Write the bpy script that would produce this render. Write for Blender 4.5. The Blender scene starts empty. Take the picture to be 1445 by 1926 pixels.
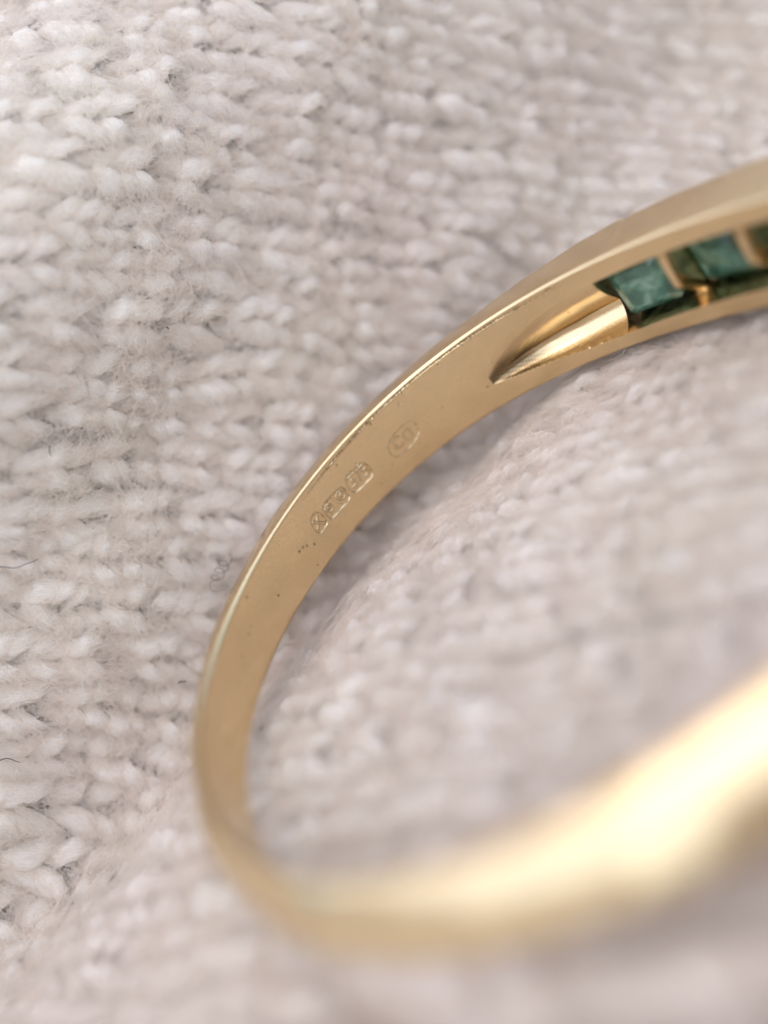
import bpy, math, random
import numpy as np
from mathutils import Matrix, Vector

sc = bpy.context.scene
COL = sc.collection
rng = np.random.default_rng(7)
random.seed(7)
# 1 unit = 1 cm.  Z is the axis of the ring, which lies in a fold of a knitted cloth.
sc.unit_settings.system = 'METRIC'
sc.unit_settings.scale_length = 0.01

# ------------------------------------------------------------------ camera
CAM = np.array([0.274135, 1.980805, 1.165079])
RX = np.array([-0.7205948, 0.30616605, -0.62209765])     # image right
DN = np.array([0.69335643, 0.31819373, -0.64653663])     # image down
FW = np.array([0.0, -0.89722634, -0.44157095])           # into the picture
FPX, PW, PH = 1800.0, 1445.0, 1926.0
cd = bpy.data.cameras.new('camera')
cam = bpy.data.objects.new('camera', cd); COL.objects.link(cam)
m = Matrix(((RX[0], -DN[0], -FW[0], CAM[0]), (RX[1], -DN[1], -FW[1], CAM[1]),
            (RX[2], -DN[2], -FW[2], CAM[2]), (0, 0, 0, 1)))
cam.matrix_world = m
cd.sensor_fit = 'VERTICAL'; cd.sensor_height = 24.0; cd.sensor_width = 18.0
cd.lens = 24.0*FPX/PH
cd.clip_start = 0.02; cd.clip_end = 500
cd.dof.use_dof = True
cd.dof.focus_distance = 3.10
APERTURE = 0.205
cd.dof.aperture_fstop = cd.lens*1e-3/APERTURE
sc.camera = cam

# ------------------------------------------------------------------ light
SUN_AZ, SUN_EL = 78.0, 66.0           # azimuth from +X towards +Y, degrees
w = bpy.data.worlds.new('World'); sc.world = w; w.use_nodes = True
nt = w.node_tree; nt.nodes.clear()
sky = nt.nodes.new('ShaderNodeTexSky'); sky.sky_type = 'NISHITA'; sky.sun_disc = False
sky.sun_elevation = math.radians(SUN_EL); sky.sun_rotation = math.radians(90.0-SUN_AZ)
sky.air_density = 1.0; sky.dust_density = 1.2; sky.ozone_density = 1.0
bg = nt.nodes.new('ShaderNodeBackground'); bg.inputs['Strength'].default_value = 0.13
wo = nt.nodes.new('ShaderNodeOutputWorld')
nt.links.new(sky.outputs[0], bg.inputs[0]); nt.links.new(bg.outputs[0], wo.inputs[0])
sl = bpy.data.lights.new('sun', 'SUN'); sl.energy = 1.3; sl.angle = math.radians(135)
sl.color = (1.0, 0.935, 0.84)
sun = bpy.data.objects.new('sun', sl); COL.objects.link(sun)
a, e = math.radians(SUN_AZ), math.radians(SUN_EL)
sun.rotation_euler = Vector((math.cos(a)*math.cos(e), math.sin(a)*math.cos(e), math.sin(e))).to_track_quat('Z', 'Y').to_euler()
sc.view_settings.view_transform = 'Standard'; sc.view_settings.look = 'None'
sc.view_settings.exposure = 1.0; sc.view_settings.gamma = 1.0
sc.view_settings.use_curve_mapping = False

# ------------------------------------------------------------------ helpers
def link(o, parent=None):
    COL.objects.link(o)
    if parent is not None: o.parent = parent
    return o

def empty(name, label, cat, loc=(0, 0, 0)):
    o = bpy.data.objects.new(name, None); link(o); o.location = loc
    o.empty_display_size = 0.1
    o['label'] = label; o['category'] = cat
    return o

def mesh_np(name, V, F, mat, parent=None, smooth=True, uv=None, sharp=None):
    """V (n,3), F (m,4) quads or list; one mesh object"""
    me = bpy.data.meshes.new(name)
    V = np.asarray(V, np.float32)
    if isinstance(F, np.ndarray):
        k = F.shape[1]
        me.vertices.add(len(V)); me.vertices.foreach_set('co', V.ravel())
        me.loops.add(F.size); me.loops.foreach_set('vertex_index', F.ravel().astype(np.int32))
        me.polygons.add(len(F)); me.polygons.foreach_set('loop_start', (np.arange(len(F))*k).astype(np.int32))
        me.update(calc_edges=True)
    else:
        me.from_pydata([tuple(map(float, v)) for v in V], [], F); me.update()
    if uv is not None:
        l = me.uv_layers.new(name='UVMap')
        vi = np.zeros(len(me.loops), np.int32); me.loops.foreach_get('vertex_index', vi)
        l.data.foreach_set('uv', np.asarray(uv, np.float32)[vi].ravel())
    if smooth:
        me.polygons.foreach_set('use_smooth', np.ones(len(me.polygons), bool))
        if sharp is not None: me.set_sharp_from_angle(angle=math.radians(sharp))
    me.materials.append(mat)
    me.validate()
    o = bpy.data.objects.new(name, me)
    return link(o, parent)

def tube(path, r, sides=8, cap=True):
    """round tube along a path; r scalar or per-point"""
    P = np.asarray(path, float); n = len(P)
    r = np.broadcast_to(np.asarray(r, float), (n,))
    T = np.gradient(P, axis=0); T /= np.linalg.norm(T, axis=1)[:, None]+1e-12
    ref = np.array([0.3, 0.2, 0.93]); A = np.cross(T, ref); A /= np.linalg.norm(A, axis=1)[:, None]+1e-12
    B = np.cross(T, A)
    ang = np.linspace(0, 2*np.pi, sides, endpoint=False)
    V = P[:, None]+r[:, None, None]*(np.cos(ang)[None, :, None]*A[:, None]+np.sin(ang)[None, :, None]*B[:, None])
    F = []
    for i in range(n-1):
        for j in range(sides):
            k = (j+1) % sides
            F.append((i*sides+j, i*sides+k, (i+1)*sides+k, (i+1)*sides+j))
    if cap:
        F.append(tuple(range(sides))[::-1]); F.append(tuple((n-1)*sides+j for j in range(sides)))
    return V.reshape(-1, 3), F

def project(P):
    D = np.asarray(P)-CAM
    z = D@FW
    zz = np.maximum(z, 1e-3)
    return PW/2+FPX*(D@RX)/zz, PH/2+FPX*(D@DN)/zz, z

def in_view(P, mg=0.22):
    x, y, z = project(P)
    return (z > 0.25) & (x > -mg*PW) & (x < (1+mg)*PW) & (y > -mg*PH) & (y < (1+mg)*PH)

def sstep(x): x = np.clip(x, 0, 1); return x*x*(3-2*x)

# ------------------------------------------------------------------ materials
class N:
    def __init__(s, name):
        s.m = bpy.data.materials.new(name); s.m.use_nodes = True; s.t = s.m.node_tree
        s.p = s.t.nodes['Principled BSDF']
    def n(s, typ, **kw):
        x = s.t.nodes.new(typ)
        for k, v in kw.items():
            if k in x.inputs: x.inputs[k].default_value = v
            else: setattr(x, k, v)
        return x
    def l(s, a, b): s.t.links.new(a, b)

def ramp(N_, src, stops):
    r = N_.n('ShaderNodeValToRGB'); el = r.color_ramp.elements
    while len(el) < len(stops): el.new(0.5)
    for q, (pos, c) in zip(el, stops): q.position = pos; q.color = (*c, 1)
    N_.l(src, r.inputs[0]); return r

def gold_material(name, base, rough, bump, speck):
    g = N(name); p = g.p
    tc = g.n('ShaderNodeTexCoord')
    p.inputs['Metallic'].default_value = 1.0
    # grime specks and small pits
    n1 = g.n('ShaderNodeTexNoise', Scale=46.0, Detail=3.0, Roughness=0.6); g.l(tc.outputs['Object'], n1.inputs['Vector'])
    n2 = g.n('ShaderNodeTexNoise', Scale=5.0, Detail=4.0, Roughness=0.6); g.l(tc.outputs['Object'], n2.inputs['Vector'])
    mx = g.n('ShaderNodeMath', operation='MULTIPLY'); g.l(n1.outputs[0], mx.inputs[0]); g.l(n2.outputs[0], mx.inputs[1])
    r = ramp(g, mx.outputs[0], [(0.0, (0, 0, 0)), (speck, (0, 0, 0)), (speck+0.05, (1, 1, 1)), (1, (1, 1, 1))])
    mix = g.n('ShaderNodeMix', data_type='RGBA'); g.l(r.outputs[0], mix.inputs['Factor'])
    var = ramp(g, n2.outputs[0], [(0.3, tuple(c*0.93 for c in base)), (0.7, base)])
    g.l(var.outputs[0], mix.inputs['A']); mix.inputs['B'].default_value = (base[0]*0.62, base[1]*0.56, base[2]*0.5, 1)
    at = g.n('ShaderNodeAttribute', attribute_name='grime_shade')  # grime, the painted rim reflection and the channel's painted shade
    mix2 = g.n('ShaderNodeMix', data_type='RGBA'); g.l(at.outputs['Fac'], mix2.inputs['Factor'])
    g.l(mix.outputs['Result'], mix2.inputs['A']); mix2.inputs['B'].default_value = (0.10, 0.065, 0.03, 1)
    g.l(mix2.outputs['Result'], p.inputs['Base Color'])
    # roughness: worn satin, varying
    n3 = g.n('ShaderNodeTexNoise', Scale=9.0, Detail=5.0, Roughness=0.65); g.l(tc.outputs['Object'], n3.inputs['Vector'])
    mr = g.n('ShaderNodeMapRange'); g.l(n3.outputs[0], mr.inputs[0])
    mr.inputs[3].default_value = rough*0.75; mr.inputs[4].default_value = rough*1.3
    g.l(mr.outputs[0], p.inputs['Roughness'])
    n4 = g.n('ShaderNodeTexNoise', Scale=170.0, Detail=3.0, Roughness=0.6); g.l(tc.outputs['Object'], n4.inputs['Vector'])
    n5 = g.n('ShaderNodeTexNoise', Scale=14.0, Detail=3.0, Roughness=0.5); g.l(tc.outputs['Object'], n5.inputs['Vector'])
    ad = g.n('ShaderNodeMath', operation='MULTIPLY_ADD'); g.l(n5.outputs[0], ad.inputs[0]); ad.inputs[1].default_value = 2.5; g.l(n4.outputs[0], ad.inputs[2])
    last = ad.outputs[0]
    for rot, sc_ in (((0.3, 0.2, 0.5), (6, 260, 260)), ((1.1, 0.4, 1.4), (5, 330, 330)), ((0.2, 1.2, 2.4), (7, 300, 300))):
        mp = g.n('ShaderNodeMapping'); mp.inputs['Rotation'].default_value = rot; mp.inputs['Scale'].default_value = sc_
        g.l(tc.outputs['Object'], mp.inputs[0])
        ns = g.n('ShaderNodeTexNoise', Scale=1.0, Detail=1.0); g.l(mp.outputs[0], ns.inputs['Vector'])
        rs = ramp(g, ns.outputs[0], [(0.0, (0, 0, 0)), (0.68, (0, 0, 0)), (0.72, (1, 1, 1)), (1, (1, 1, 1))])
        sb = g.n('ShaderNodeMath', operation='MULTIPLY_ADD'); g.l(rs.outputs[0], sb.inputs[0]); sb.inputs[1].default_value = -0.9; g.l(last, sb.inputs[2]); last = sb.outputs[0]
    bp = g.n('ShaderNodeBump', Strength=bump, Distance=0.002); g.l(last, bp.inputs['Height'])
    g.l(bp.outputs[0], p.inputs['Normal'])
    return g.m

GOLD = (0.79, 0.605, 0.36)
M_GOLD = gold_material('yellow_gold', GOLD, 0.145, 0.24, 0.42)

def gem_material():
    g = N('cloudy_emerald'); p = g.p
    tc = g.n('ShaderNodeTexCoord')
    n1 = g.n('ShaderNodeTexNoise', Scale=9.0, Detail=5.0, Roughness=0.6, Distortion=1.0); g.l(tc.outputs['Object'], n1.inputs['Vector'])
    r = ramp(g, n1.outputs[0], [(0.36, (0.010, 0.075, 0.05)), (0.5, (0.09, 0.27, 0.175)), (0.64, (0.36, 0.58, 0.43))])
    g.l(r.outputs[0], p.inputs['Base Color'])
    p.inputs['Transmission Weight'].default_value = 0.5
    p.inputs['IOR'].default_value = 1.575
    p.inputs['Roughness'].default_value = 0.10
    p.inputs['Coat Weight'].default_value = 0.7; p.inputs['Coat Roughness'].default_value = 0.04
    n2 = g.n('ShaderNodeTexNoise', Scale=38.0, Detail=4.0); g.l(tc.outputs['Object'], n2.inputs['Vector'])
    bp = g.n('ShaderNodeBump', Strength=0.25, Distance=0.004); g.l(n2.outputs[0], bp.inputs['Height']); g.l(bp.outputs[0], p.inputs['Normal'])
    return g.m
M_GEM = gem_material()

WOOL = (0.79, 0.725, 0.655)
def wool_material(name, col, fibre=True):
    g = N(name); p = g.p
    p.inputs['Roughness'].default_value = 0.95
    p.inputs['Specular IOR Level'].default_value = 0.12
    p.inputs['Sheen Weight'].default_value = 0.25; p.inputs['Sheen Roughness'].default_value = 0.6
    tc = g.n('ShaderNodeTexCoord')
    n0 = g.n('ShaderNodeTexNoise', Scale=1.3, Detail=3.0); g.l(tc.outputs['Object'], n0.inputs['Vector'])
    r = ramp(g, n0.outputs[0], [(0.3, (col[0]*0.97, col[1]*0.95, col[2]*0.96)), (0.7, (col[0]*1.02, col[1]*1.03, col[2]*1.02))])
    last = r.outputs[0]
    if fibre:
        uv = g.n('ShaderNodeUVMap')
        mp = g.n('ShaderNodeMapping'); mp.inputs['Scale'].default_value = (3.0, 22.0, 1.0); g.l(uv.outputs[0], mp.inputs[0])
        n1 = g.n('ShaderNodeTexNoise', Scale=1.0, Detail=4.0, Roughness=0.65); g.l(mp.outputs[0], n1.inputs['Vector'])
        mr = g.n('ShaderNodeMapRange'); g.l(n1.outputs[0], mr.inputs[0])
        mr.inputs[1].default_value = 0.3; mr.inputs[2].default_value = 0.7; mr.inputs[3].default_value = 0.86; mr.inputs[4].default_value = 1.05
        mu = g.n('ShaderNodeMix', data_type='RGBA', blend_type='MULTIPLY'); mu.inputs['Factor'].default_value = 1.0
        g.l(last, mu.inputs['A']); g.l(mr.outputs[0], mu.inputs['B']); last = mu.outputs['Result']
        bp = g.n('ShaderNodeBump', Strength=0.8, Distance=0.012); g.l(n1.outputs[0], bp.inputs['Height']); g.l(bp.outputs[0], p.inputs['Normal'])
    p.subsurface_method = 'BURLEY'
    p.inputs['Subsurface Weight'].default_value = 0.75 if fibre else 0.0
    p.inputs['Subsurface Radius'].default_value = (1.0, 0.85, 0.78); p.inputs['Subsurface Scale'].default_value = 0.11
    g.l(last, p.inputs['Base Color'])
    return g.m
M_YARN = wool_material('wool_yarn', WOOL)
M_BACK = wool_material('wool_backing', tuple(c*0.9 for c in WOOL), False)
M_FUZZ = wool_material('wool_fuzz', tuple(min(1, c*1.08) for c in WOOL), False)
_t = M_FUZZ.node_tree; _o = [n for n in _t.nodes if n.type == 'OUTPUT_MATERIAL'][0]
_tr = _t.nodes.new('ShaderNodeBsdfTranslucent'); _tr.inputs[0].default_value = (*[min(1, c*1.12) for c in WOOL], 1)
_mx = _t.nodes.new('ShaderNodeMixShader'); _mx.inputs[0].default_value = 0.5
_t.links.new(_t.nodes['Principled BSDF'].outputs[0], _mx.inputs[1]); _t.links.new(_tr.outputs[0], _mx.inputs[2]); _t.links.new(_mx.outputs[0], _o.inputs[0])

def plain(name, col, rough=0.6):
    g = N(name); tc = g.n('ShaderNodeTexCoord')
    n = g.n('ShaderNodeTexNoise', Scale=30.0, Detail=3.0); g.l(tc.outputs['Object'], n.inputs['Vector'])
    r = ramp(g, n.outputs[0], [(0.3, tuple(c*0.75 for c in col)), (0.7, tuple(c*1.25 for c in col))]); g.l(r.outputs[0], g.p.inputs['Base Color'])
    g.p.inputs['Roughness'].default_value = rough
    return g.m
M_DARKHAIR = plain('dark_fibre', (0.035, 0.025, 0.03))
M_SPECK = plain('dark_lint', (0.05, 0.04, 0.04))

# ------------------------------------------------------------------ the cloth surface
FLOOR = -0.385
def ywall(X): return -1.27+0.22*X-0.10*sstep((-0.3-X)/1.5)
def rcurve(X): return 0.20+0.35*sstep((0.2-X)/2.0)
WALL_A = math.radians(79)
def bump_noise(X, s):
    return (0.030*np.sin(2.1*X+1.3*s+0.7)*np.cos(1.7*s-0.9*X+2.0)
            + 0.016*np.sin(5.3*X-3.1*s+0.3)*np.sin(4.1*s+2.2*X)
            + 0.010*np.sin(9.7*X+7.3*s)*np.cos(8.1*s-5.9*X+1.0))
def surf0(X, s):
    X = np.asarray(X, float); s = np.asarray(s, float)
    rc = rcurve(X); A = WALL_A; yf = ywall(X)+rc
    al = np.clip(s/rc, 0, A)
    y = yf-np.minimum(s, 0)-rc*np.sin(al)
    mk_ = sstep((1.15-X)/0.6)
    yr = np.where(y > 0, np.hypot(np.clip(X, 0, 3), np.maximum(y, 0)), y)
    shade_fold = mk_*sstep((y-0.25)/0.40)*(-1.15*sstep((yr-1.05)/0.14)+0.75*sstep((yr-1.24)/0.40)+2.2*np.clip(yr-1.55, 0, 0.6))  # dip and out-of-frame fold added to shade the cloth before the ring
    shade_fold = shade_fold+1.5*sstep((0.02-X)/0.45)*sstep((y-1.13)/0.40)  # taller unseen side fold, added to block light from the right
    z = FLOOR+0.045*np.clip(X, -2, 2)+rc*(1-np.cos(al))+shade_fold-0.10*np.exp(-((s-0.05)/0.28)**2)+1.9*sstep((X-2.15)/1.4)*sstep((0.6-s)/1.5)  # last term: unseen left fold, added to warm the band's reflection
    ex = np.maximum(s-rc*A, 0)
    e1 = np.minimum(ex, 0.95); y = y-e1*math.cos(A); z = z+e1*math.sin(A)
    b = np.clip((ex-0.95)/0.9, 0, 1); B = A-math.radians(38)*b         # the fold rolls back towards its crest
    am = (A+B)/2; e2 = np.maximum(ex-0.95, 0); e3 = np.maximum(ex-1.85, 0); e2 = e2-e3
    y = y+0.28*sstep((s-0.75)/1.2)*sstep((X+0.7)/1.3)
    y = y-e2*np.cos(am)-e3*math.cos(A-math.radians(38)); z = z+e2*np.sin(am)+e3*math.sin(A-math.radians(38))
    return np.stack([X, y, z], -1)
def surf(X, s, h=0.0):
    d = 2e-3
    P = surf0(X, s)
    a_ = surf0(np.asarray(X)+d, s)-surf0(np.asarray(X)-d, s); b_ = surf0(X, np.asarray(s)+d)-surf0(X, np.asarray(s)-d)
    n_ = np.cross(b_, a_); n_ /= np.linalg.norm(n_, axis=-1, keepdims=True)
    return P+n_*(np.asarray(h)+bump_noise(np.asarray(X), np.asarray(s)))[..., None]
PHI = math.radians(-48)
WD = np.array([-math.cos(PHI), math.sin(PHI)])          # wale direction in (X, s)
QD = np.array([math.sin(PHI), math.cos(PHI)])           # across the wales
def knit(p, q, h):
    return surf(p*WD[0]+q*QD[0], p*WD[1]+q*QD[1], h)

# ------------------------------------------------------------------ the ring
P6, P7, P9, P10 = 0.032844785, -0.047535564, 0.0083313984, 0.0289773308
def Rin(t): return 1+P6*np.cos(2*t)+P7*np.sin(2*t)+P9*np.cos(3*t)+P10*np.sin(3*t)
def Wid(t):
    b = np.interp(np.degrees(t) % 360, [0, 15, 40, 95, 125, 360], [0, 0, .008, .012, 0, 0])
    return 0.268100777-0.0770271715*np.cos(t)-0.0076805*np.sin(t)+b
_tt = np.array([0, 20, 45, 70, 90, 105, 118, 130, 145, 176, 200, 215, 219.6, 220.4, 228, 236, 248, 262, 275, 300, 316, 330, 342, 360.])
_tv = np.array([.075, .088, .108, .122, .135, .16, .225, .27, .31, .32, .315, .300, .286, .302, .284, .233, .185, .150, .138, .130, .122, .105, .085, .066])
def Thk(t): return np.interp(np.degrees(t) % 360, _tt, _tv)
SLOT0, SLOT1 = 127.2, 224.8

def lo_edge(t): return np.maximum(-Wid(t)+0.045, -0.277)
def up_edge(t): return np.full_like(t, -0.066)

# stamps: outlines in (arc, h) on the inner wall; arc = (288-theta) in radians
MARKS = [
 {'label': 'chamfered stamp with the letter X', 'depth': 0.0085, 'poly': [(-0.1594, -0.08991), (-0.15086, -0.08754), (-0.14201, -0.08729), (-0.13286, -0.08913), (-0.12592, -0.09359), (-0.1212, -0.10066), (-0.12006, -0.11159), (-0.1225, -0.12638), (-0.12493, -0.13659), (-0.12734, -0.14221), (-0.13078, -0.14589), (-0.13524, -0.14763), (-0.14004, -0.14786), (-0.14516, -0.14661), (-0.1522, -0.14658), (-0.16115, -0.1478), (-0.16801, -0.14654), (-0.17278, -0.14281), (-0.17599, -0.13744), (-0.17763, -0.13043), (-0.17736, -0.12187), (-0.17518, -0.11175), (-0.17148, -0.10279), (-0.16628, -0.09499)], 'lines': [([(-0.16105, -0.10274), (-0.13399, -0.13843)], 0.0042), ([(-0.13609, -0.10183), (-0.16407, -0.13171)], 0.0042)], 'grooves': []},
 {'label': 'two-lobed stamp with a worn round emblem', 'depth': 0.0085, 'poly': [(-0.10175, -0.09991), (-0.09282, -0.09784), (-0.08246, -0.09709), (-0.07066, -0.09766), (-0.05921, -0.09847), (-0.04812, -0.09952), (-0.03653, -0.10075), (-0.02445, -0.10216), (-0.01546, -0.1036), (-0.00955, -0.10509), (-0.00549, -0.10872), (-0.00328, -0.1145), (-0.00278, -0.12268), (-0.00399, -0.13328), (-0.00574, -0.14186), (-0.00801, -0.14843), (-0.01099, -0.15312), (-0.01466, -0.15594), (-0.02191, -0.15706), (-0.03272, -0.15648), (-0.04659, -0.15541), (-0.06354, -0.15387), (-0.07984, -0.15263), (-0.09549, -0.15172), (-0.10535, -0.14916), (-0.10943, -0.14496), (-0.11146, -0.13789), (-0.11143, -0.12796), (-0.11114, -0.11979), (-0.11058, -0.11338), (-0.10928, -0.10787), (-0.10724, -0.10325)], 'lines': [([(-0.07722, -0.13123), (-0.08242, -0.13391), (-0.08853, -0.13374), (-0.09434, -0.13075), (-0.09868, -0.12555), (-0.10071, -0.11919), (-0.10002, -0.11293), (-0.09674, -0.108), (-0.09155, -0.10536), (-0.08546, -0.10552), (-0.07968, -0.10845), (-0.07534, -0.11359), (-0.0733, -0.11993), (-0.07397, -0.12623), (-0.07722, -0.13123)], 0.0028), ([(-0.08334, -0.12112), (-0.08492, -0.12194), (-0.08679, -0.12189), (-0.08856, -0.12099), (-0.08988, -0.1194), (-0.0905, -0.11746), (-0.0903, -0.11555), (-0.0893, -0.11403), (-0.08771, -0.11322), (-0.08585, -0.11327), (-0.08408, -0.11417), (-0.08275, -0.11575), (-0.08213, -0.11769), (-0.08234, -0.11961), (-0.08334, -0.12112)], 0.0022), ([(-0.01605, -0.13659), (-0.02175, -0.13978), (-0.02849, -0.13979), (-0.03492, -0.13664), (-0.03977, -0.13096), (-0.04206, -0.1239), (-0.04135, -0.11687), (-0.03779, -0.11125), (-0.03209, -0.10813), (-0.02537, -0.10811), (-0.01897, -0.1112), (-0.01414, -0.1168), (-0.01183, -0.12382), (-0.01251, -0.13089), (-0.01605, -0.13659)], 0.0028), ([(-0.02095, -0.11677), (-0.02897, -0.12154), (-0.02753, -0.13169)], 0.002), ([(-0.09241, -0.13442), (-0.10193, -0.13724)], 0.002)], 'grooves': [([(-0.10704, -0.1056), (-0.09809, -0.09934), (-0.08836, -0.09681), (-0.07487, -0.09729), (-0.06301, -0.09916), (-0.05463, -0.10703), (-0.05484, -0.11721), (-0.05616, -0.12414), (-0.05273, -0.13385), (-0.04565, -0.14305), (-0.03788, -0.15306)], 0.0013)]},
 {'label': 'barrel shaped stamp with the number 375', 'depth': 0.0115, 'poly': [(0.02367, -0.10282), (0.02894, -0.09903), (0.03555, -0.09675), (0.04352, -0.09598), (0.05012, -0.09694), (0.05535, -0.09961), (0.05939, -0.10205), (0.06222, -0.10425), (0.06528, -0.1044), (0.06855, -0.10248), (0.074, -0.10124), (0.08161, -0.10066), (0.08916, -0.10194), (0.09666, -0.10507), (0.10268, -0.10976), (0.10722, -0.11601), (0.10976, -0.12418), (0.11031, -0.13427), (0.10882, -0.14439), (0.10529, -0.15455), (0.10074, -0.16146), (0.09516, -0.16512), (0.08986, -0.16662), (0.08483, -0.16593), (0.07612, -0.16532), (0.06373, -0.16479), (0.05283, -0.16414), (0.04343, -0.16335), (0.03419, -0.16236), (0.0251, -0.16116), (0.01794, -0.15803), (0.01269, -0.15297), (0.00958, -0.14655), (0.0086, -0.13877), (0.00922, -0.13052), (0.01144, -0.12181), (0.01467, -0.11427), (0.01892, -0.1079)], 'lines': [([(0.02747, -0.10494), (0.04533, -0.10632), (0.03409, -0.12139), (0.04326, -0.12972), (0.04035, -0.14209), (0.02419, -0.14077)], 0.003), ([(0.05547, -0.10724), (0.07329, -0.10837), (0.05934, -0.14561)], 0.003), ([(0.10122, -0.11148), (0.08522, -0.11069), (0.08301, -0.12656), (0.09727, -0.1273), (0.09909, -0.13809), (0.09466, -0.14861), (0.08035, -0.14783)], 0.003)], 'grooves': []},
 {'label': 'faint worn oval stamp set apart from the other three', 'depth': 0.0042, 'poly': [(0.20349, -0.13381), (0.20904, -0.12967), (0.21646, -0.12527), (0.22578, -0.12061), (0.2375, -0.1173), (0.25166, -0.11533), (0.26663, -0.1141), (0.28241, -0.11359), (0.2947, -0.11415), (0.30349, -0.11578), (0.31068, -0.11809), (0.31629, -0.12108), (0.32094, -0.12646), (0.32466, -0.13421), (0.326, -0.14304), (0.32497, -0.15296), (0.32239, -0.16137), (0.31826, -0.1683), (0.31118, -0.17507), (0.30116, -0.18171), (0.28902, -0.18616), (0.27475, -0.18843), (0.25964, -0.18974), (0.24368, -0.19007), (0.22834, -0.18954), (0.21363, -0.18815), (0.2032, -0.18363), (0.19705, -0.176), (0.19379, -0.16752), (0.19343, -0.15821), (0.19512, -0.14913), (0.19885, -0.1403)], 'lines': [([(0.25246, -0.13367), (0.24031, -0.12792), (0.22431, -0.13428), (0.2203, -0.14851), (0.22255, -0.1627), (0.23789, -0.16855), (0.25081, -0.16211)], 0.003), ([(0.28162, -0.12921), (0.26879, -0.13578), (0.26487, -0.15011), (0.26721, -0.16426), (0.27942, -0.16989), (0.2923, -0.16318), (0.29617, -0.14876), (0.29379, -0.1347), (0.28162, -0.12921)], 0.003)], 'grooves': []}]


def poly_sd(px, py, poly):
    """signed distance to a closed polygon, negative inside"""
    poly = np.asarray(poly, float); d = np.full(px.shape, 1e9); ins = np.zeros(px.shape, bool)
    for (x0, y0), (x1, y1) in zip(poly, np.roll(poly, -1, 0)):
        ex, ey = x1-x0, y1-y0
        t = np.clip(((px-x0)*ex+(py-y0)*ey)/(ex*ex+ey*ey+1e-15), 0, 1)
        d = np.minimum(d, np.hypot(px-x0-t*ex, py-y0-t*ey))
        c = ((y0 > py) != (y1 > py)) & (px < ex*(py-y0)/(ey+1e-15)+x0)
        ins ^= c
    return np.where(ins, -d, d)
def seg_d(px, py, line):
    d = np.full(px.shape, 1e9)
    for (x0, y0), (x1, y1) in zip(line[:-1], line[1:]):
        ex, ey = x1-x0, y1-y0
        t = np.clip(((px-x0)*ex+(py-y0)*ey)/(ex*ex+ey*ey+1e-15), 0, 1)
        d = np.minimum(d, np.hypot(px-x0-t*ex, py-y0-t*ey))
    return d
def smooth_poly(poly, it=2):
    P = np.asarray(poly, float)
    for _ in range(it):
        Q = np.roll(P, -1, 0); P = np.stack([0.75*P+0.25*Q, 0.25*P+0.75*Q], 1).reshape(-1, 2)
    return P

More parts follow.
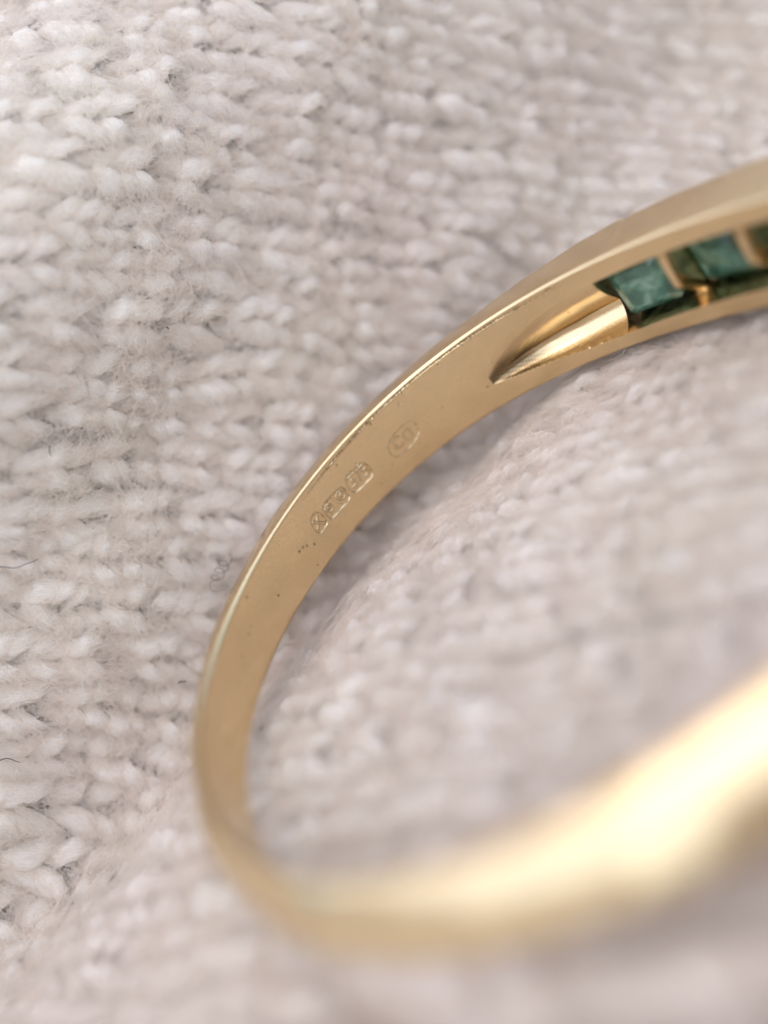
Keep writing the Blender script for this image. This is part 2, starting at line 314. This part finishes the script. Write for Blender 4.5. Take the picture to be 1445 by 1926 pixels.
def inner_relief(T, H):
    """how far the inner wall is cut back (outwards) at angle T, height H, and where its colour is darkened"""
    D = np.zeros(T.shape); G = np.zeros(T.shape)
    deg = np.degrees(T) % 360
    # the tapering cut that leads into the row of stones, at both ends of the row
    for dd in (deg, 352.0-deg):
        x = np.clip((dd-224.8)/28.0, 0, 1)
        L = np.interp(x, [0, .3, .65, .85, 1], [-.277, -.266, -.242, -.224, -.205])
        U = np.interp(x, [0, .4, .7, .88, 1], [-.066, -.068, -.082, -.110, -.160])
        v = (H-L)/(U-L)
        vd = 0.36-0.08*x; v = np.clip(v, 0, 1)
        g = np.where(v < vd, np.sqrt(np.clip(1-((vd-v)/vd)**2, 0, 1)), np.clip(1-(v-vd)/(1-vd), 0, 1)**1.7*(1+1.0*(v-vd)*(1-v)))
        Dd = 0.095*(1-x)**0.75
        on = (dd > 224.8-0.4) & (dd < 252.8)
        D = np.maximum(D, np.where(on, Dd*g, 0))
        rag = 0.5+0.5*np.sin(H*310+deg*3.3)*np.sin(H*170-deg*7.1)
        cut_dark = sstep((x-0.42-0.25*v)/0.28)*sstep((0.80-v)/0.35)*(0.75+0.25*rag)  # colour darkens towards the tip and along the cut's deepest line
        cut_dark = np.maximum(cut_dark, 0.55*np.exp(-((v-vd)/0.06)**2)*sstep((x-.05)/.3))
        G = np.maximum(G, np.where(on & (v > 0) & (v < 1), cut_dark*0.92, 0))
    # stamps
    m_ = (deg > 264) & (deg < 302)
    if m_.any():
        ax = np.radians(288-deg[m_]); hy = H[m_]; d = np.zeros(ax.shape); gr = np.zeros(ax.shape)
        for mk in MARKS:
            sd = poly_sd(ax, hy, mk['poly'])
            k = sstep(-sd/0.0022+0.5)
            rise = np.zeros(ax.shape)
            for ln, wd in mk['lines']:
                rise = np.maximum(rise, sstep((wd-seg_d(ax, hy, ln))/0.0016+0.5))
            for ln, wd in mk['grooves']:
                k = np.maximum(k, 1.5*sstep((wd-seg_d(ax, hy, ln))/0.0016+0.5))
            lip = 0.20*np.exp(-((sd-0.0035)/0.0022)**2)
            d += 0.36*mk['depth']*(k-0.75*rise*(sd < 0)-lip)
            for ln, wd in mk['lines']:
                e_ = np.abs(seg_d(ax, hy, ln)-wd); gr = np.maximum(gr, 0.55*np.exp(-(e_/0.0011)**2)*(sd < -0.001))
            gr = np.maximum(gr, np.exp(-((sd+0.0006)/0.0013)**2)*(0.55+0.45*np.sin(ax*170+hy*240)))
        D[m_] += d; G[m_] = gr
    # groove inside upper rim, colour painting a dark reflection line with grime specks
    u = np.clip((deg-228)/14, 0, 1)*np.clip((298-deg)/14, 0, 1)
    hg = -0.0185-0.004*np.sin(deg*0.09)
    _kx = np.linspace(220, 306, 520); _ky = np.random.default_rng(3).random(520)**1.5
    nz = np.interp(deg, _kx, _ky)
    ed = 0.0022+0.0026*nz
    gg = np.exp(-((H-hg)/ed)**2)*u
    D += 0.0018*gg; G = np.maximum(G, gg*np.clip(1.5*nz-.1, 0, .85))
    return D, G

# worn dents
_pit = [(rng.uniform(196, 340), rng.uniform(-.22, -.02), rng.uniform(.0016, .0036)) for _ in range(32)]
_pit += [(a_, h_, .004) for a_, h_ in ((301.5, -.13), (302.3, -.121), (303.4, -.118), (300.2, -.15), (313.0, -.13))]
_pit += [(rng.uniform(232, 292), -abs(rng.normal(.016, .010)), rng.uniform(.0016, .0040)) for _ in range(34)]

def build_ring():
    root = empty('gold_ring', 'yellow gold ring with a row of square green stones, lying on pale knit', 'ring', (0, 0, FLOOR))
    root_off = np.array([0, 0, -FLOOR])
    deg = np.concatenate([np.arange(0, 120, .6), np.arange(120, 180, .3), np.arange(180, 264, .14), np.arange(264, 302, .055),
                          np.arange(302, 340, .2), np.arange(340, 359.9, .5)])
    deg = np.unique(np.round(np.concatenate([deg, [SLOT0, SLOT1]]), 4)); th = np.radians(deg); nT = len(th)
    W_, R_, K_ = Wid(th), Rin(th), Thk(th)
    lo, up = lo_edge(th), up_edge(th)
    fi = 0.011+0.006*sstep((deg-300)/30)*(deg > 200)+0.006*(deg < 90)
    rows_r, rows_h, kind = [], [], []
    def add(r, h, k): rows_r.append(r); rows_h.append(h); kind.append(k)
    # inner wall, bottom to top
    for q in np.linspace(0, 1, 6)[:-1]:
        ph = q*math.pi/2; add(R_+fi*(1-np.sin(ph)), -W_+fi*(1-np.cos(ph)), 'f')
    for q in np.linspace(0, 1, 15)[:-1]: add(R_.copy(), (-W_+fi)*(1-q)+lo*q, 'i')
    i_lo = len(kind)
    for q in np.linspace(0, 1, 91)[:-1]: add(R_.copy(), lo*(1-q)+up*q, 'i')
    i_up = len(kind)
    for q in np.linspace(0, 1, 23)[:-1]: add(R_.copy(), up*(1-q)-fi*q, 'i')
    for q in np.linspace(0, 1, 8):
        ph = q*math.pi/2; add(R_+fi*(1-np.cos(ph)), -fi*(1-np.sin(ph)), 'f')
    worn = np.interp(deg, [0, 25, 95, 115, 335, 360], [.3, 1, 1, 0, 0, .3])
    ts = K_*(0.62-0.50*np.interp(deg, [0, 20, 95, 115, 300, 345, 360], [1, 1, 1, 0, 0, .9, 1]))
    for q in np.linspace(0, 1, 7)[1:]: add(R_+fi+(ts-fi)*q, 0*R_-0.010*q*q, 's')
    # outer dome, top to bottom, passing exactly through up / lo
    pw = 2.2
    def dome(h):
        # the back of the shank is worn to a slanting upper face and rounds under below its widest point
        hp = -W_*(0.5+0.02*worn); upper = h > hp; tb = ts*(1-worn)+0.5*K_*worn; tq = np.where(upper, ts, tb)
        x = np.clip(np.where(upper, (h-hp)/(-0.010-hp), (hp-h)/(hp+W_-0.010)), 0, 1)
        pe = np.where(upper, pw-0.90*worn, pw-0.8*worn)
        return R_+tq+(K_-tq)*(1-x**pe)**(1/pe)
    ph_list = np.linspace(0, 1, 15)
    for q in ph_list[1:-1]:
        h = -0.010+(up+0.010)*(q**1.8); add(dome(h), h, 'o')
    o_up = len(kind); 
    for q in np.linspace(0, 1, 21)[:-1]:
        h = up*(1-q)+lo*q; add(dome(h), h, 'o')
    o_lo = len(kind)
    for q in ph_list[:-1]:
        h = lo+(-W_+0.010-lo)*(1-(1-q)**1.8); add(dome(h), h, 'o')
    ts = ts*(1-worn)+0.5*K_*worn
    for q in np.linspace(1, 0, 7)[:-1]: add(R_+fi+(ts-fi)*q, -W_+0.010*q*q, 's')
    r = np.array(rows_r).T; h = np.array(rows_h).T; kind = np.array(kind); nR = len(kind)     # (nT, nR)
    T = np.repeat(th[:, None], nR, 1)
    inn = kind == 'i'
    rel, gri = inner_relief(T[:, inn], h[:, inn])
    dg = np.degrees(T[:, inn]); hh = h[:, inn]
    for a_, h_, s_ in _pit:
        j = np.abs(deg-a_) < 1.0
        if j.any():
            g = np.exp(-((np.radians(dg[j]-a_))**2+(hh[j]-h_)**2)/s_**2); rel[j] += 0.0022*g; gri[j] = np.maximum(gri[j], .75*g)
    r[:, inn] += rel
    grime_shade = np.zeros(r.shape); grime_shade[:, inn] = gri; grime_shade = grime_shade.ravel()
    # seam where the shoulder meets the setting on the outside
    oo = (kind == 'o') | (kind == 's')
    for c in (219.9, 132.1):
        r[:, oo] -= (0.024*np.exp(-((deg-c)/0.45)**2))[:, None]*np.linspace(1, 1, oo.sum())[None]
    # slightly uneven hand-finished outside
    wob = 0.0022*np.sin(T*17+h*9)+0.0014*np.sin(T*41-h*23+1)
    r[:, oo] += wob[:, oo]*np.clip((r[:, oo]-R_[:, None])/0.06, 0, 1)
    _s = (deg >= SLOT0) & (deg <= SLOT1)
    grime_shade = grime_shade.reshape(r.shape); grime_shade[_s, o_up] = .9; grime_shade[_s, o_lo] = .9; grime_shade = grime_shade.ravel()      # shade deep in the channel, painted into its walls
    V = np.stack([r*np.cos(T), r*np.sin(T), h], -1)
    ii, jj = np.meshgrid(np.arange(nT), np.arange(nR), indexing='ij')
    i2, j2 = (ii+1) % nT, (jj+1) % nR
    F = np.stack([ii*nR+jj, i2*nR+jj, i2*nR+j2, ii*nR+j2], -1)      # (nT,nR,4)
    s0, s1 = int(np.argmin(abs(deg-SLOT0))), int(np.argmin(abs(deg-SLOT1)))
    keep = np.ones((nT, nR), bool)
    keep[s0:s1, i_lo:i_up] = False; keep[s0:s1, o_up:o_lo] = False
    # pieces of the inner wall that carry the stamps
    owner = np.full((nT, nR), -1)
    cx = 0.25*(T+T[(np.arange(nT)+1) % nT]+np.roll(T, -1, 1)+np.roll(T[(np.arange(nT)+1) % nT], -1, 1)); ch = 0.5*(h+np.roll(h, -1, 1))
    sel = np.zeros((nT, nR), bool); sel[(deg > 264) & (deg < 301.9)] = True; sel &= inn[None, :]
    ax = np.radians(288)-cx[sel]; hy = ch[sel]; ow = owner[sel]
    for k, mk in enumerate(MARKS):
        ow[(poly_sd(ax, hy, mk['poly']) < 0.0045) & (ow < 0)] = k
    owner[sel] = ow
    faces = F[keep & (owner < 0)].reshape(-1, 4)
    extra = []
    for i in range(s0, s1):       # side walls of the slot
        b, c = i*nR, (i+1)*nR
        extra.append((b+i_lo, c+i_lo, c+o_lo, b+o_lo)); extra.append((c+i_up, b+i_up, b+o_up, c+o_up))
    Vf = V.reshape(-1, 3)
    # end walls: bridge 90 inner rows to 20 outer rows
    for s, flip in ((s0, 1), (s1, 0)):
        ir = [s*nR+j for j in range(i_lo, i_up+1)]; orr = [s*nR+j for j in range(o_lo, o_up-1, -1)]
        f = ir+orr[::-1]
        extra.append(tuple(f if flip else f[::-1]))
    fl = [tuple(q) for q in faces.tolist()]+extra
    used = np.unique(np.concatenate([np.array(q) for q in (faces.ravel(), np.concatenate([np.array(x) for x in extra]))]))
    remap = np.full(len(Vf), -1); remap[used] = np.arange(len(used))
    me = bpy.data.meshes.new('band')
    vv = Vf[used]+root_off
    loops = np.concatenate([faces.ravel(), np.concatenate([np.array(x) for x in extra])])
    starts = np.concatenate([np.arange(len(faces))*4, len(faces)*4+np.concatenate([[0], np.cumsum([len(x) for x in extra])[:-1]])])
    me.vertices.add(len(vv)); me.vertices.foreach_set('co', vv.astype(np.float32).ravel())
    me.loops.add(len(loops)); me.loops.foreach_set('vertex_index', remap[loops].astype(np.int32))
    me.polygons.add(len(starts)); me.polygons.foreach_set('loop_start', starts.astype(np.int32))
    me.update(calc_edges=True)
    me.polygons.foreach_set('use_smooth', np.ones(len(me.polygons), bool)); me.set_sharp_from_angle(angle=math.radians(38))
    at = me.attributes.new('grime_shade', 'FLOAT', 'POINT'); at.data.foreach_set('value', grime_shade[used].astype(np.float32))
    me.materials.append(M_GOLD); me.validate()
    link(bpy.data.objects.new('band', me), root)
    for k, mk in enumerate(MARKS):
        f = F[keep & (owner == k)].reshape(-1, 4); u = np.unique(f); rm = np.full(len(Vf), -1); rm[u] = np.arange(len(u))
        o = mesh_np('hallmark', Vf[u]+root_off, rm[f], M_GOLD, root)
        o['label'] = mk['label']
        at = o.data.attributes.new('grime_shade', 'FLOAT', 'POINT'); at.data.foreach_set('value', grime_shade[u].astype(np.float32))
    # stones and the bars between them
    centres = [176+14.15*k for k in range(-3, 4)]
    def pt(deg_, r_, h_): t = math.radians(deg_); return (r_*math.cos(t), r_*math.sin(t), h_)
    for n_, c in enumerate(centres):
        Rb = float(Rin(np.radians(c))); Kb = float(Thk(np.radians(c)))
        def ringpts(da, h0, h1, r_, cut=0.2):
            # eight-cornered step outline
            hc = (h1-h0)*cut; dc = da*2*cut
            return [pt(c-da+dc, r_, h0), pt(c+da-dc, r_, h0), pt(c+da, r_, h0+hc), pt(c+da, r_, h1-hc), pt(c+da-dc, r_, h1), pt(c-da+dc, r_, h1), pt(c-da, r_, h1-hc), pt(c-da, r_, h0+hc)]
        k0 = (.32, .75, .40, .6, .35, .50, .84)[n_]
        lv = [(4.2*k0, -.165-.080*k0, -.165+.080*k0, Rb+.042, .06), (5.2, -.258, -.076, Rb+.042+.075*(1.15-k0), .06), (5.6, -.268, -.072, Rb+.165, .05), (5.6, -.270, -.070, Rb+.19, .05), (4.6, -.255, -.085, Rb+Kb-.012, .06)]
        V_ = []; F_ = []
        for (da, h0, h1, r_, cut) in lv: V_ += ringpts(da, h0, h1, r_, cut)
        # a slightly tilted, uneven underside as in rough-cut stones
        tl = [(-.018, .012), (.020, -.010), (-.01, .015), (.01, 0), (0, .01), (.012, .0), (0, 0)][n_]
        for q in range(8):
            x, y, z = V_[q]; f_ = 1+tl[0]*((q in (2, 3))-(q in (6, 7)))+tl[1]*((q in (4, 5))-(q in (0, 1))); V_[q] = (x*f_, y*f_, z)
        for l_ in range(len(lv)-1):
            for q in range(8): F_.append((l_*8+q, l_*8+(q+1) % 8, l_*8+8+(q+1) % 8, l_*8+8+q))
        F_.append(tuple(range(8))[::-1]); F_.append(tuple((len(lv)-1)*8+q for q in range(8)))
        mesh_np('gemstone', np.array(V_)+root_off, F_, M_GEM, root, smooth=False)
    for c in [176+14.15*(k-.5) for k in range(-2, 4)]:
        Rb = float(Rin(np.radians(c))); Kb = float(Thk(np.radians(c)))
        V_ = []; n1 = 15
        sec = [(-1, 1), (-1, .20), (-.82, .07), (-.45, 0), (.45, 0), (.82, .07), (1, .20), (1, 1)]
        for q in np.linspace(0, 1, n1):
            h_ = -.060-(.222)*q
            rin = Rb+.004+.016*(1-q)**4+.075*sstep((q-.55)/.45)
            hw = 1.75*(1-.18*math.sin(math.pi*q))+.5*sstep((q-.85)/.15)
            for sx, sr in sec:
                V_.append(pt(c+sx*hw, rin+(Rb+Kb-.02-rin)*sr, h_))
        F_ = []
        for i in range(n1-1):
            for j in range(8): F_.append((i*8+j, i*8+(j+1) % 8, i*8+8+(j+1) % 8, i*8+8+j))
        F_.append(tuple(range(8))[::-1]); F_.append(tuple((n1-1)*8+j for j in range(8)))
        mesh_np('setting_bar', np.array(V_)+root_off, F_, M_GOLD, root, sharp=50)
    return root
build_ring()

# ------------------------------------------------------------------ the knitted cloth
cloth = empty('knitted_cloth', 'soft pale pinkish grey knitted cloth, folded up behind and under the ring', 'cloth')
X, S = np.meshgrid(np.linspace(-4.2, 4.2, 150), np.linspace(-4.5, 4.0, 150), indexing='ij')
Vb = surf(X, S, np.full(X.shape, -0.035)); ii, jj = np.meshgrid(np.arange(149), np.arange(149), indexing='ij')
Fb = np.stack([ii*150+jj, ii*150+jj+1, (ii+1)*150+jj+1, (ii+1)*150+jj], -1).reshape(-1, 4)
mesh_np('backing', Vb.reshape(-1, 3), Fb, M_BACK, cloth)

PITCH, WALE, BLOCK = 0.056, 0.158, 0.225
NT_, NS_ = 9, 8
tt = np.linspace(0, 1, NT_); ang = np.linspace(0, 2*np.pi, NS_, endpoint=False)
ROOTS = []                                     # (p, q, h, direction) of fibres on the yarn
def block(p, jq):
    """the stitches gather in small blocks with a shallow furrow between them"""
    x = p/BLOCK+0.37*jq+0.10*np.sin(jq*1.9)+0.07*np.sin(p*3.1+jq)
    f = x-np.floor(x)
    return np.clip(np.minimum(f, 1-f)/0.20, 0, 1)**0.7, np.floor(x).astype(int)
def hash1(a, b): return np.modf(np.abs(np.sin(a*12.9898+b*78.233)*43758.5453))[0]
def wale_mesh(jq):
    q0 = jq*WALE+0.014*math.sin(jq*2.3)
    ps = np.arange(-4.6, 4.6, PITCH)
    ps = ps+rng.normal(0, .009, len(ps))
    c = knit(ps, np.full(len(ps), q0), np.zeros(len(ps)))
    ok = in_view(c); k_ = np.flatnonzero(ok)
    if len(k_) == 0: return
    ps = ps[k_[0]:k_[-1]+1]; n = len(ps)
    if n == 0: return
    q0 = q0+0.016*np.sin(ps*4.3+jq*1.7)+0.010*np.sin(ps*9.1+jq)
    bl, bi = block(ps, jq)
    b1, b2, b3 = hash1(bi, jq), hash1(bi+31, jq), hash1(bi+77, jq)
    Vs, Us = [], []
    for sgn in (-1, 1):
        # on every other block one leg lies over the other one
        over = np.where((b3 > .5) == (sgn > 0), 1.0, 0.0)
        L = 0.108+rng.normal(0, .014, n)+0.018*(b1-.5); sp = 0.074+rng.normal(0, .009, n)-0.012*(1-bl)
        rad = 0.0335*(1+rng.normal(0, .12, n))*(0.80+0.20*bl)
        lift = 0.011+0.004*bl+rng.normal(0, .004, n)+0.006*over+0.008*(b2-.5)
        dq = rng.normal(0, .007, n)+0.02*(b1-.5)
        t = tt[None, :]
        cp = ps[:, None]+L[:, None]*t+0.014*np.sin(3*t+ps[:, None]*9)
        cq = q0[:, None]+dq[:, None]+sgn*(0.008+sp[:, None]*t**0.85)
        chh = -0.002-0.032*(1-bl)[:, None]+lift[:, None]*np.sin(np.pi*np.clip(t*1.02, 0, 1))**0.8+0.012*t-0.022*np.clip(t-.75, 0, 1)-0.03*np.clip(.2-t, 0, 1)
        rr = rad[:, None]*(0.70+0.30*np.sin(np.pi*(0.06+0.88*t)))
        tp = np.gradient(cp, axis=1); tq = np.gradient(cq, axis=1); nn = np.hypot(tp, tq); tp /= nn; tq /= nn
        ca, sa = np.cos(ang), np.sin(ang)
        wob = 1+0.16*np.sin(ang[None, None]*2+tt[None, :, None]*7+rng.uniform(0, 6, n)[:, None, None])+0.07*rng.normal(0, 1, (n, NT_, NS_))
        rp = rr[:, :, None]*wob
        p_ = cp[:, :, None]-tq[:, :, None]*rp*ca; q_ = cq[:, :, None]+tp[:, :, None]*rp*ca; h_ = chh[:, :, None]+rp*sa*0.58+0.020*np.cos(np.pi*np.clip((q_-q0[:, None, None])/WALE, -.5, .5))-0.008
        Vs.append(knit(p_, q_, h_).reshape(-1, 3))
        u_ = np.broadcast_to(tt[None, :, None]+np.arange(n)[:, None, None]*1.7+sgn*0.37, p_.shape)
        v_ = np.broadcast_to(np.abs(ang/np.pi-1)[None, None]+0.55*tt[None, :, None]+jq*0.71+np.arange(n)[:, None, None]*0.83, p_.shape)
        Us.append(np.stack([u_, v_], -1).reshape(-1, 2))
        dr = np.broadcast_to(np.arctan2(tq, tp)[:, :, None], p_.shape)
        up_ = np.broadcast_to((sa > .1)[None, None], p_.shape)
        ROOTS.append(np.stack([p_[up_], q_[up_], h_[up_], dr[up_]], 1))
    V = np.concatenate(Vs); U = np.concatenate(Us); nl = 2*n
    base = np.arange(nl)[:, None, None]*NT_*NS_
    i, j = np.meshgrid(np.arange(NT_-1), np.arange(NS_), indexing='ij'); j2 = (j+1) % NS_
    f = np.stack([i*NS_+j, i*NS_+j2, (i+1)*NS_+j2, (i+1)*NS_+j], -1).reshape(1, -1, 4)
    F = (f+base).reshape(-1, 4)
    mesh_np('stitch_column', V, F, M_YARN, cloth, uv=U)
for jq in range(-28, 29): wale_mesh(jq)

# loose fibres standing off the yarn
NF, NP = 260000, 7
rt = np.concatenate(ROOTS)
c = knit(rt[:, 0], rt[:, 1], rt[:, 2]); rt = rt[in_view(c, 0.06)]
rt = rt[rng.integers(0, len(rt), NF)]; n = len(rt)
pp = rt[:, 0]+rng.normal(0, .006, n); qq = rt[:, 1]+rng.normal(0, .006, n); hh = rt[:, 2]+.001
wild = rng.random(n) < .20
dirn = rt[:, 3]+np.where(wild, rng.uniform(-3.14, 3.14, n), rng.normal(0, .22, n))+np.where(rng.random(n) < .5, 0, np.pi)
step = np.where(wild, rng.gamma(3.0, .0085, n), rng.gamma(3.0, .0045, n))+0.004
curl = rng.normal(0, .30, n)*np.where(wild, 1.3, .6)
dh = np.where(wild, rng.normal(.005, .003, n), rng.normal(.0016, .0010, n))
pts = np.zeros((n, NP, 3))
for k in range(NP):
    pts[:, k] = knit(pp, qq, hh)
    pp = pp+step*np.cos(dirn); qq = qq+step*np.sin(dirn); hh = np.clip(hh+dh, -.01, .14)
    dirn = dirn+curl+rng.normal(0, .22, n); dh = dh*0.8+np.where(wild, rng.normal(-.0008, .003, n), rng.normal(-.0003, .0006, n))
hc = bpy.data.hair_curves.new('fuzz'); hc.add_curves([NP]*n)
hc.attributes['position'].data.foreach_set('vector', pts.astype(np.float32).ravel())
ra = hc.attributes.get('radius') or hc.attributes.new('radius', 'FLOAT', 'POINT')
ra.data.foreach_set('value', (np.repeat(rng.uniform(.00035, .0007, n), NP)*np.tile(np.linspace(1, .5, NP), n)).astype(np.float32))
hc.materials.append(M_FUZZ)
fz = link(bpy.data.objects.new('fuzz', hc), cloth); fz['kind'] = 'stuff'

# ------------------------------------------------------------------ stray dark hairs caught on the cloth
def on_cloth(x, y, h=0.07):
    d = FW+RX*(x-PW/2)/FPX+DN*(y-PH/2)/FPX
    gx, gs = np.meshgrid(np.linspace(-2.5, 2.5, 500), np.linspace(-2, 2.4, 440), indexing='ij')
    if not hasattr(on_cloth, 'G'):
        on_cloth.G = surf(gx, gs, np.full(gx.shape, h)).reshape(-1, 3); on_cloth.N = project(on_cloth.G)
    gxp, gyp, gz = on_cloth.N
    k = np.argmin((gxp-x)**2+(gyp-y)**2+1e6*(gz < .3))
    return CAM+d*gz[k]
def stray(name, label, cat, pix, r, mat, group=None):
    P = np.array([on_cloth(x, y) for x, y in pix])
    # smooth
    k = np.linspace(0, len(P)-1, len(P)*4); f = np.arange(len(P))
    P = np.stack([np.interp(k, f, P[:, i]) for i in range(3)], 1)
    for _ in range(3): P[1:-1] = (P[:-2]+2*P[1:-1]+P[2:])/4
    o0 = P.mean(0)
    V, F = tube(P-o0, r*np.linspace(1, .6, len(P)), 7)
    o = mesh_np(name, V, F, mat); o.location = o0; o['label'] = label; o['category'] = cat
    if group: o['group'] = group
    return o
curl_px = []
for k in range(46):
    t = k/45; a_ = -1.2+t*2*math.pi*3.1
    curl_px.append((427-22*t+11*math.cos(a_), 1050+42*t+8.5*math.sin(a_)))
curl_px += [(396, 1094), (394, 1103), (398, 1111), (404, 1113), (414, 1111), (426, 1108)]
stray('stray_hair', 'fine dark curled hair looped on the cloth just left of the gold band', 'hair', curl_px, .0013, M_DARKHAIR)
stray('stray_hair', 'dark wavy hair on the knit at the left edge, the upper of two', 'hair',
      [(-14, 1062), (0, 1066), (14, 1067), (26, 1069), (38, 1066), (48, 1061), (58, 1058), (66, 1055), (72, 1051)], .0016, M_DARKHAIR)
stray('stray_hair', 'short bluish dark hair on the knit at the left edge, the lower of two', 'hair',
      [(-8, 1436), (2, 1429), (12, 1426), (22, 1428), (30, 1432), (38, 1434)], .0018, M_DARKHAIR)
stray('stray_hair', 'tiny dark hair tip poking from a stitch far left of the hallmarks', 'hair',
      [(94, 838), (93, 846), (94, 853), (97, 858)], .0016, M_DARKHAIR)
stray('lint_speck', 'dark lint speck on the knit between the left edge and the outside of the band', 'lint', [(336, 1284), (341, 1282), (347, 1283), (350, 1281)], .0034, M_SPECK)
stray('lint_speck', 'tiny black lint dot on the knit, upper left of the ring', 'lint', [(314, 616), (316, 617), (318, 618)], .0024, M_SPECK)
stray('lint_speck', 'small dark lint dot on the lower left of the cloth', 'lint', [(86, 1518), (89, 1516), (92, 1517)], .003, M_SPECK)
